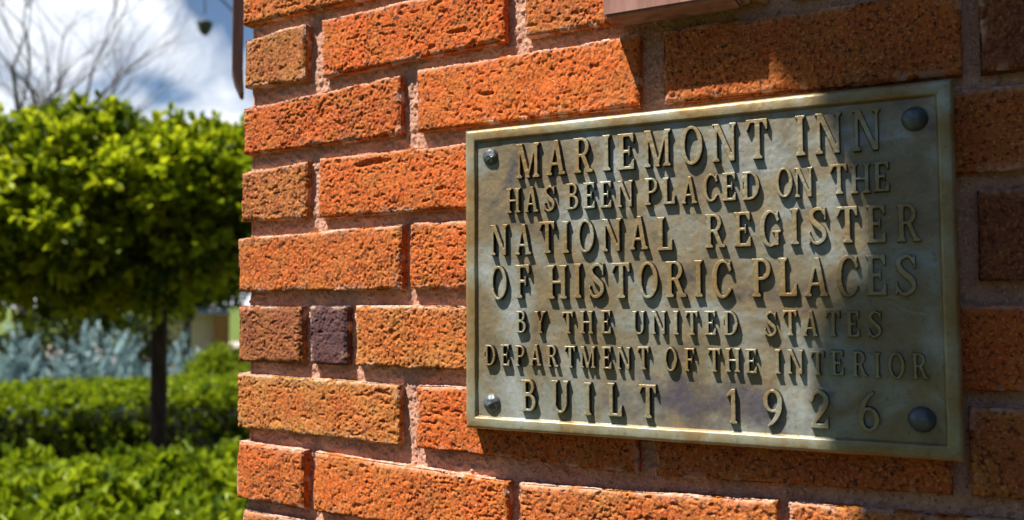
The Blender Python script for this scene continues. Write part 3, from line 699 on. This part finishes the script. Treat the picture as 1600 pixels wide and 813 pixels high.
# ------------------------------------------------------------------ foliage
def leaves(cent, dirs, length, width, seed, rnd, fold=0.35, spread=1.0):
    r = np.random.default_rng(seed); n = len(cent)
    d = dirs + r.normal(0, .55 * spread, (n, 3)); d /= np.linalg.norm(d, axis=1, keepdims=True)
    up = r.normal(0, .75, (n, 3)) + np.array([-.2, -.25, 1.0]); s = np.cross(d, up); s /= np.linalg.norm(s, axis=1, keepdims=True) + 1e-9
    nn = np.cross(s, d)
    L = (length * r.uniform(.65, 1.25, n))[:, None]; W = (width * r.uniform(.7, 1.2, n))[:, None]
    b = cent; tip = cent + d * L - nn * L * .12
    l = cent + d * L * .45 + s * W * .5 + nn * W * fold; rr_ = cent + d * L * .45 - s * W * .5 + nn * W * fold
    l2 = cent + d * L * .75 + s * W * .36 + nn * W * fold * .5; r2 = cent + d * L * .75 - s * W * .36 + nn * W * fold * .5
    V = np.stack([b, l, l2, tip, r2, rr_], 1).reshape(-1, 3)
    k = np.arange(n)[:, None] * 6
    q = np.concatenate([k + np.array([[0, 3, 2, 1]]), k + np.array([[0, 5, 4, 3]])])
    return V, q, np.repeat(rnd, 6)
def shoots(pos, out, per, length, width, seed, shoot_len, bright, mat, name, parent, fold=.35):
    r = np.random.default_rng(seed); n = len(pos)
    sd = out + r.normal(0, .35, out.shape) + np.array([0, 0, .35]); sd /= np.linalg.norm(sd, axis=1, keepdims=True)
    t = r.uniform(0, 1, (n, per)); c = (pos[:, None] + sd[:, None] * (t * shoot_len)[..., None]).reshape(-1, 3)
    dirs = np.repeat(sd, per, 0)
    rnd = np.clip(np.repeat(bright, per) + r.normal(0, .13, n * per), 0, 1)
    V, q, a = leaves(c, dirs, length, width, seed + 1, rnd, fold)
    return mesh_np(name, V, q, mat, parent, False, {'rnd': a})
def superell(n, half, e, seed, shell=(.80, 1.03), lump=.07, lump2=0.0):
    r = np.random.default_rng(seed); d = r.normal(0, 1, (n, 3)); d /= np.linalg.norm(d, axis=1, keepdims=True)
    rad = 1 / (np.abs(d) ** e).sum(1) ** (1 / e)
    u = d * rad[:, None]; lum = 1 + lump * fbm(u * 1.0, 3.2, 2, seed) + lump2 * vnoise(u * np.array(half), 7.5, seed + 9)
    f = shell[0] + (shell[1] - shell[0]) * r.uniform(0, 1, n) ** .6
    p = u * (f * lum)[:, None] * np.array(half)
    g = np.sign(u) * np.abs(u) ** (e - 1) / np.array(half); g /= np.linalg.norm(g, axis=1, keepdims=True)
    return p, g
def orient(p):                             # local (right, depth, up) to world
    R3 = np.array([[RR.x, RR.y, 0], [F.x, F.y, 0], [0, 0, 1]]); return p @ R3

# --- clipped standard tree
tb = at_dist(245, 660, 5.9); tb.z = 0
tree = thing('clipped_tree', 'clipped broadleaf tree with dense yellow-green crown on a slim bare trunk', 'tree', tb)
ct = at_dist(255, 322, 5.9)
zt_top, zt_bot = at_dist(205, 222, 5.9).z, at_dist(205, 458, 5.9).z
halfz = (zt_top - zt_bot) / 2; cc = Vector((ct.x, ct.y, (zt_top + zt_bot) / 2))
p, g = superell(8200, (1.22, .85, halfz), 3.0, 31, (.45, 1.03), .13, .14); p[:, 2] += np.where(p[:, 2] < 0, .27 * np.clip(p[:, 0] / .6, 0, 1) * (-p[:, 2] / halfz), 0)
q_, gq = superell(420, (1.15, .8, halfz), 3.0, 33, (.98, 1.04)); q_[:, 2] = -np.abs(q_[:, 2]) * 1.0 - np.random.default_rng(2).uniform(0, .16, len(q_)) * (np.abs(q_[:, 2]) > halfz * .8); q_[:, 2] += np.where(q_[:, 2] < 0, .27 * np.clip(q_[:, 0] / .6, 0, 1) * (-q_[:, 2] / halfz), 0)
p, g = np.concatenate([p, q_]), np.concatenate([g, gq])
p, g = orient(p), orient(g)
br_ = np.clip(np.random.default_rng(5).beta(.75, .65, len(p)), 0, 1)
shoots(p + np.array(cc), g, 8, .066, .038, 41, .11, br_, M_LEAF, 'crown', tree)
m = MB(); mid = at_dist(249, 490, 5.9)
m.tube([tb - Vector((0, 0, .05)), tb + Vector((0, 0, .15)), tb.lerp(mid, .5) + RR * .008, mid, Vector((cc.x, cc.y, cc.z)).lerp(mid, .3), cc + Vector((0, 0, halfz * .5))], [.075, .055, .05, .05, .04, .012], 12)
rt = random.Random(4)
for k in range(16):
    b0 = mid.lerp(cc, rt.uniform(.0, .8)); an = rt.uniform(0, 6.28); e = cc + (RR * math.cos(an) * .8 + F * math.sin(an) * .65) + Vector((0, 0, rt.uniform(-.8, .7) * halfz))
    m.tube([b0, b0.lerp(e, .4) + Vector((0, 0, .06)), b0.lerp(e, .75), e], [.024, .017, .011, .004], 6)
m.build('trunk', M_BARK, tree, True)

# --- hedges
def hedge(name, label, d0, d1, s0, s1, h, nsh, seed, mat, leaf=(.05, .03), bright=(1.8, 1.3)):
    o = thing(name, label, 'hedge', bg((d0 + d1) / 2, (s0 + s1) / 2))
    r = np.random.default_rng(seed)
    half = ((s1 - s0) / 2, (d1 - d0) / 2, h / 2)
    # sample a rounded box: faces by area
    ar = np.array([half[0] * half[1] * 1.0, half[0] * half[2] * 1.3, half[1] * half[2] * .25]); ar /= ar.sum()
    face = r.choice(3, nsh, p=ar); u = r.uniform(-1, 1, (nsh, 3)); sgn = np.sign(r.uniform(-1, 1, nsh))
    n = np.zeros((nsh, 3))
    for ax, cx_ in ((2, 0), (1, 1), (0, 2)):
        sel = face == cx_; s_ = sgn[sel] if ax != 2 else np.ones(sel.sum()); u[sel, ax] = s_; n[sel, ax] = s_
    p = u * np.array(half); 
    lum = (fbm(p, 2.6, 3, seed + 3) + 0.9 * vnoise(p, 8.0, seed + 4)) * (1.0 if d0 < 4 else .5)
    p += n * (lum * .07 - r.uniform(0, 1, nsh)[:, None].ravel() ** 2 * .10)[:, None]
    p[:, 1] += np.where(face == 1, -np.sign(u[:, 1]) * .26 * (1 - np.clip(u[:, 2] * .5 + .5, 0, 1)) ** .7, 0)      # clipped narrower at the foot
    # round the shoulders
    q = np.abs(u); p[:, 2] -= .10 * np.clip((np.abs(p[:, 1]) - (half[1] - .22)) / .22, 0, 1) ** 2 * (face == 0)
    w = orient(p) + np.array(bg((d0 + d1) / 2, (s0 + s1) / 2, h / 2))
    shoots(w, orient(n), 7, leaf[0], leaf[1], seed + 5, .07, np.clip(r.beta(*bright, nsh), 0, 1), mat, 'foliage', o)
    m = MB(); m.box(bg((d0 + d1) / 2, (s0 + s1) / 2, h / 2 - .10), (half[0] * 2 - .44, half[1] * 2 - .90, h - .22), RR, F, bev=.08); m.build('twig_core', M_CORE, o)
    return o
pn = at_height(180, 720, .74); d_n = (Vector((pn.x, pn.y, 0)) - Vector((CAM.x, CAM.y, 0))).length
pf1 = at_height(180, 626, .74); d_f1 = (Vector((pf1.x, pf1.y, 0)) - Vector((CAM.x, CAM.y, 0))).length
pf2 = at_height(180, 600, .74); d_f2 = (Vector((pf2.x, pf2.y, 0)) - Vector((CAM.x, CAM.y, 0))).length
print('hedge distances', d_n, d_f1, d_f2)
hedge('hedge', 'leafy bright green hedge nearest the brick wall, in front of the tree trunk', 2.3, d_n, -1.9, 1.5, .74, 6400, 61, M_HLEAF, (.058, .036), (.9, .6))
hedge('hedge', 'flat-topped clipped hedge behind the tree trunk, before the blue spruce', d_f1, d_f2, -3.0, 2.4, .74, 9000, 71, M_HLEAF, (.042, .03), (1.0, .6))

# --- blue spruces
def spruce(px, py_top, dist, halfw, h, seed, label, nsh=1500):
    c = at_dist(px, py_top, dist); base = Vector((c.x, c.y, 0))
    o = thing('blue_spruce', label, 'spruce', base)
    r = np.random.default_rng(seed); d = r.normal(0, 1, (nsh, 3)); d[:, 2] = np.abs(d[:, 2]) * .9; d /= np.linalg.norm(d, axis=1, keepdims=True)
    lum = 1 + .42 * fbm(d, 3.4, 2, seed)
    kp = vnoise(d, 5.0, seed + 7) > -.25; d, lum = d[kp], lum[kp]; nsh = len(d)
    p = d * (lum * r.uniform(.35, 1.0, nsh) ** .5)[:, None] * np.array([halfw, halfw, h])
    w = p + np.array(base)
    shoots(w, d, 22,   .05, .014, seed + 3, .15, np.clip(r.beta(1.6, 1.4, nsh), 0, 1), M_NEEDLE, 'needles', o, .1)
    m = MB(); rs = random.Random(seed)
    m.tube([base, base + Vector((0, 0, h * .85))], [.07, .02], 8)
    for k in range(26):
        an = rs.uniform(0, 6.28); e = base + Vector((math.cos(an) * halfw * .8, math.sin(an) * halfw * .8, rs.uniform(.1, .75) * h)); b0 = base + Vector((0, 0, rs.uniform(.05, .6) * h))
        m.tube([b0, b0.lerp(e, .5) + Vector((0, 0, .04)), e], [.02, .013, .005], 5)
    m.build('branches', M_BARK, o, True)
def hgt(px, py, dist): return at_dist(px, py, dist).z
spruce(158, 510, 11.2, .60, hgt(150, 526, 11.2) * .84, 81, 'low mounded blue spruce behind the clipped hedge, left of the tree trunk', 1900)
spruce(34, 505, 12.0, .30, hgt(50, 520, 12.0) * .84, 83, 'smaller blue spruce with dark gaps at the far left of the garden', 1100)
spruce(296, 530, 10.6, .28, hgt(288, 545, 10.6) * .86, 85, 'small pale blue spruce right of the tree trunk', 800)

# --- golden shrub and distant planting
def shrub(name, label, cat, px, py_top, dist, halfw, seed, mat, nsh, leaf=(.05, .03), shell=(.7, 1.0)):
    z = at_dist(px, py_top, dist).z; b = at_dist(px, py_top, dist); base = Vector((b.x, b.y, 0))
    o = thing(name, label, cat, base)
    p, g = superell(nsh, (halfw, halfw * .9, z * .55), 2.3, seed, shell, .16)
    w = p + np.array(base) + np.array([0, 0, z * .47])
    shoots(w, g, 7, leaf[0], leaf[1], seed + 2, leaf[0] * 1.6, np.clip(np.random.default_rng(seed).beta(2, 1.4, nsh), 0, 1), mat, 'foliage', o)
    m = MB(); rs = random.Random(seed)
    for k in range(14):
        an = rs.uniform(0, 6.28); e = base + Vector((math.cos(an) * halfw * .75, math.sin(an) * halfw * .75, z * rs.uniform(.4, .85)))
        m.tube([base, base.lerp(e, .5) + Vector((0, 0, .05)), e], [.022, .014, .005], 5)
    m.build('stems', M_BARK, o, True)
shrub('golden_shrub', 'rounded yellow-green shrub beside the wall corner, right of the small blue spruce', 'shrub', 344, 556, 9.9, .38, 91, M_GLEAF, 1500)
shrub('green_shrub', 'bright green shrub in front of the pale fence, left of the far tree trunk', 'shrub', 281, 488, 22.5, .55, 93, M_GLEAF, 900, (.09, .05))
shrub('green_shrub', 'yellow-green shrub at the foot of the paving, far left of the garden', 'shrub', -4, 566, 12.6, .55, 95, M_GLEAF, 900)

shrub('yew_bush', 'dark green yew bush behind the blue spruces and under the clipped crown', 'bush', 130, 492, 14.6, 1.25, 191, M_YEW, 2600, (.07, .04))
# --- far tree, fence and roofed pillar
fb = at_dist(296, 520, 20.0); fb.z = 0
ft = thing('broadleaf_tree', 'dark distant broadleaf tree with trunk seen under the clipped crown', 'tree', fb)
m = MB(); m.tube([fb, fb + Vector((0, 0, 1.2)), fb + Vector((.05, .05, 2.6))], [.16, .12, .10], 10); m.build('trunk', M_BARK, ft, True)
p, g = superell(1500, (1.3, 1.3, .95), 2.2, 97, (.6, 1.0), .2)
shoots(p + np.array(fb) + np.array([0, 0, 2.45]), g, 7, .13, .08, 98, .2, np.random.default_rng(9).beta(1.3, 1.8, len(p)), M_FARLEAF, 'crown', ft)
fence = thing('wooden_fence', 'pale sun-bleached wooden fence behind the blue spruces', 'fence', bg(21, .5))
def fpt(px, z): 
    q = at_dist(px, 500, 21.0); return Vector((q.x, q.y, z))
zf = at_dist(300, 500, 21.0).z
fA, fB = fpt(225, 0), fpt(352, 0); fd = (fB - fA).normalized(); fn = Vector((-fd.y, fd.x, 0)); fl = (fB - fA).length
for k in range(5):
    c = fA + fd * (fl * k / 4); m = MB(); m.box((c.x, c.y, zf / 2 + .03), (.10, .10, zf + .06), fd, fn, .01); m.build('post', M_FENCE, fence)
for zz in (zf - .06, zf * .45):
    c = (fA + fB) / 2 - fn * .08; m = MB(); m.box((c.x, c.y, zz), (fl, .05, .11), fd, fn, .01); m.build('rail', M_FENCE, fence)
m = MB(); k = 0.0
while k < fl:
    c = fA + fd * (k + .06) - fn * .13; m.box((c.x, c.y, zf / 2 - .02), (.115, .022, zf - .06), fd, fn, .004); k += .13
m.build('boards', M_FENCE, fence)
pc = at_dist(346, 500, 19.5); zp = at_dist(346, 492, 19.5).z; zr = at_dist(330, 476, 19.5).z
kiosk = thing('garden_kiosk', 'small garden kiosk with grey slate roof and an orange brick pillar', 'kiosk', (pc.x, pc.y, 0))
m = MB(); m.box((pc.x, pc.y, zp / 2), (.32, .32, zp), fd, fn, .01); m.build('pillar', M_POST, kiosk)
q0 = at_dist(318, 500, 19.9); 
m = MB(); m.box((q0.x, q0.y, zp / 2), (.5, .4, zp), fd, fn, .01); m.build('wall', M_FENCE, kiosk)
rc = Vector((at_dist(328, 500, 19.7).x, at_dist(328, 500, 19.7).y, zp + .002)); hw, hd = .42, .45
m = MB(); rv = [rc - fd * hw - fn * hd, rc + fd * hw - fn * hd, rc + fd * hw + fn * hd, rc - fd * hw + fn * hd]
rv = rv + [x + Vector((0, 0, .04)) for x in rv] + [rc + fd * .1 + Vector((0, 0, zr - zp + .08)), rc - fd * .1 + Vector((0, 0, zr - zp + .08))]
m.add(rv, [[3, 2, 1, 0], [0, 1, 5, 4], [1, 2, 6, 5], [2, 3, 7, 6], [3, 0, 4, 7], [4, 5, 8, 9], [6, 7, 9, 8]], [[5, 6, 8], [7, 4, 9]])
m.build('roof', M_SLATE, kiosk)
ch = rc + fd * .05; m = MB(); m.box((ch.x, ch.y, zr + .06), (.12, .12, .22), fd, fn, .01); m.build('chimney', M_POST, kiosk)

# --- bare trees against the sky
def bare_tree(px, dist, height, r0, seed, label, lean=0.0, spread=.8):
    b = at_dist(px, 500, dist); base = Vector((b.x, b.y, 0)); rs = random.Random(seed)
    o = thing('bare_tree', label, 'tree', base, 'leafless trees behind the garden')
    mt, mb_ = MB(), MB()
    def grow(p, d, L, r, lvl, mbx):
        pts = [p]; rad = [r]; dd_ = d.copy(); n = 5
        for i in range(n):
            dd_ = (dd_ + Vector((rs.gauss(0, .10), rs.gauss(0, .10), rs.gauss(.03, .08)))).normalized()
            pts.append(pts[-1] + dd_ * L / n); rad.append(r * (1 - .5 * (i + 1) / n))
        mbx.tube(pts, rad, 6 if lvl < 2 else 4, cap=False)
        if lvl >= 5 or r < .005: return
        kids = 4 if lvl < 2 else 3
        for k in range(kids):
            i = rs.choice([2, 3, 4, 5]) if k else 5
            ax = Vector((rs.gauss(0, 1), rs.gauss(0, 1), rs.gauss(0, .6))); ax = (ax - dd_ * ax.dot(dd_)).normalized()
            nd = (dd_ + ax * rs.uniform(.5, 1.1) * spread + Vector((0, 0, .12))).normalized()
            grow(pts[i], nd, L * rs.uniform(.58, .82), rad[i] * rs.uniform(.55, .8), lvl + 1, mb_)
    grow(base, (Vector((0, 0, 1)) + RR * lean).normalized(), height * .27, r0, 0, mt)
    mt.build('trunk', M_TWIG, o, True); mb_.build('branches', M_TWIG, o, True)
bare_tree(60, 24, 16.0, .24, 101, 'large leafless tree with thick dark branches at the far left of the sky', -.12)
bare_tree(124, 27, 18.0, .21, 105, 'slender leafless tree with fine branches, right of the larger bare tree', .05)

# --- lamp post round the corner with a pendant
DL = 11.0
pole = at_dist(420, 300, DL); arm_tip = at_dist(320, -14, DL); lampc = at_dist(320, 40, DL)
pix = (at_dist(333, 40, DL) - at_dist(307, 40, DL)).length
lp = thing('lamp_post', 'curved arm lamp post with a small grey acorn-shaped pendant against the sky', 'street lamp', (pole.x, pole.y, 0))
m = MB(); hp = at_dist(420, -40, DL).z
m.tube([(pole.x, pole.y, 0), (pole.x, pole.y, 1), (pole.x, pole.y, hp)], [.08, .06, .045], 12); m.build('post', M_IRON, lp)
m = MB(); pa = at_dist(420, 60, DL); pb = at_dist(372, 26, DL); pc2 = at_dist(345, -2, DL)
m.tube([pa, pb, pc2, arm_tip], .012, 8); m.build('arm', M_IRON, lp)
m = MB(); m.tube([arm_tip, (lampc.x, lampc.y, lampc.z + pix * .7)], .007, 6); m.build('cord', M_IRON, lp)
R_ = pix / 2
m = MB(); m.lathe([(.0, .95 * R_), (.12 * R_, .93 * R_), (.16 * R_, .62 * R_), (.55 * R_, .52 * R_), (.95 * R_, .40 * R_), (1.0 * R_, .28 * R_), (.92 * R_, .0), (.80 * R_, -.45 * R_), (.55 * R_, -.95 * R_), (.25 * R_, -1.25 * R_), (0, -1.32 * R_)], (lampc.x, lampc.y, lampc.z), 24)
m.build('pendant', M_ZINC, lp, True)

# ------------------------------------------------------------------ evergreens added out of view to block sky light on the wall
for i, (x, y, r, h) in enumerate(((-4.2, -7.2, 1.7, 5.2), (-0.9, -9.0, 1.6, 2.9), (2.9, -8.2, 1.6, 3.2), (5.2, -4.0, 1.6, 6.6), (5.6, -1.1, 1.5, 6.6))):
    base = Vector((x, y, 0))
    o = thing('sky_block_tree', ['broad dark evergreen', 'low dark evergreen opposite the plaque', 'short dense evergreen to the right', 'dark evergreen beside the wall', 'tall evergreen close to the brick wall'][i] + ', added unseen to block sky light', 'tree', base, 'unseen evergreens added to block sky light')
    n = 1500; q = np.random.default_rng(300 + i); t = q.uniform(0, 1, n) ** .8; an = q.uniform(0, 2 * math.pi, n)
    rad = r * (1 - t * .75) * q.uniform(.55, 1.0, n)
    p = np.stack([x + rad * np.cos(an), y + rad * np.sin(an), .3 + t * (h - .3)], 1); g = np.stack([np.cos(an), np.sin(an), np.full(n, .2)], 1)
    shoots(p, g, 7, .36, .22, 310 + i, .4, q.beta(1.3, 2.2, n), M_SKYBLOCK, 'foliage', o)
    m = MB(); m.tube([base, base + Vector((0, 0, h * .5)), base + Vector((0, 0, h * .97))], [.16, .11, .02], 8); m.build('trunk', M_BARK, o, True)
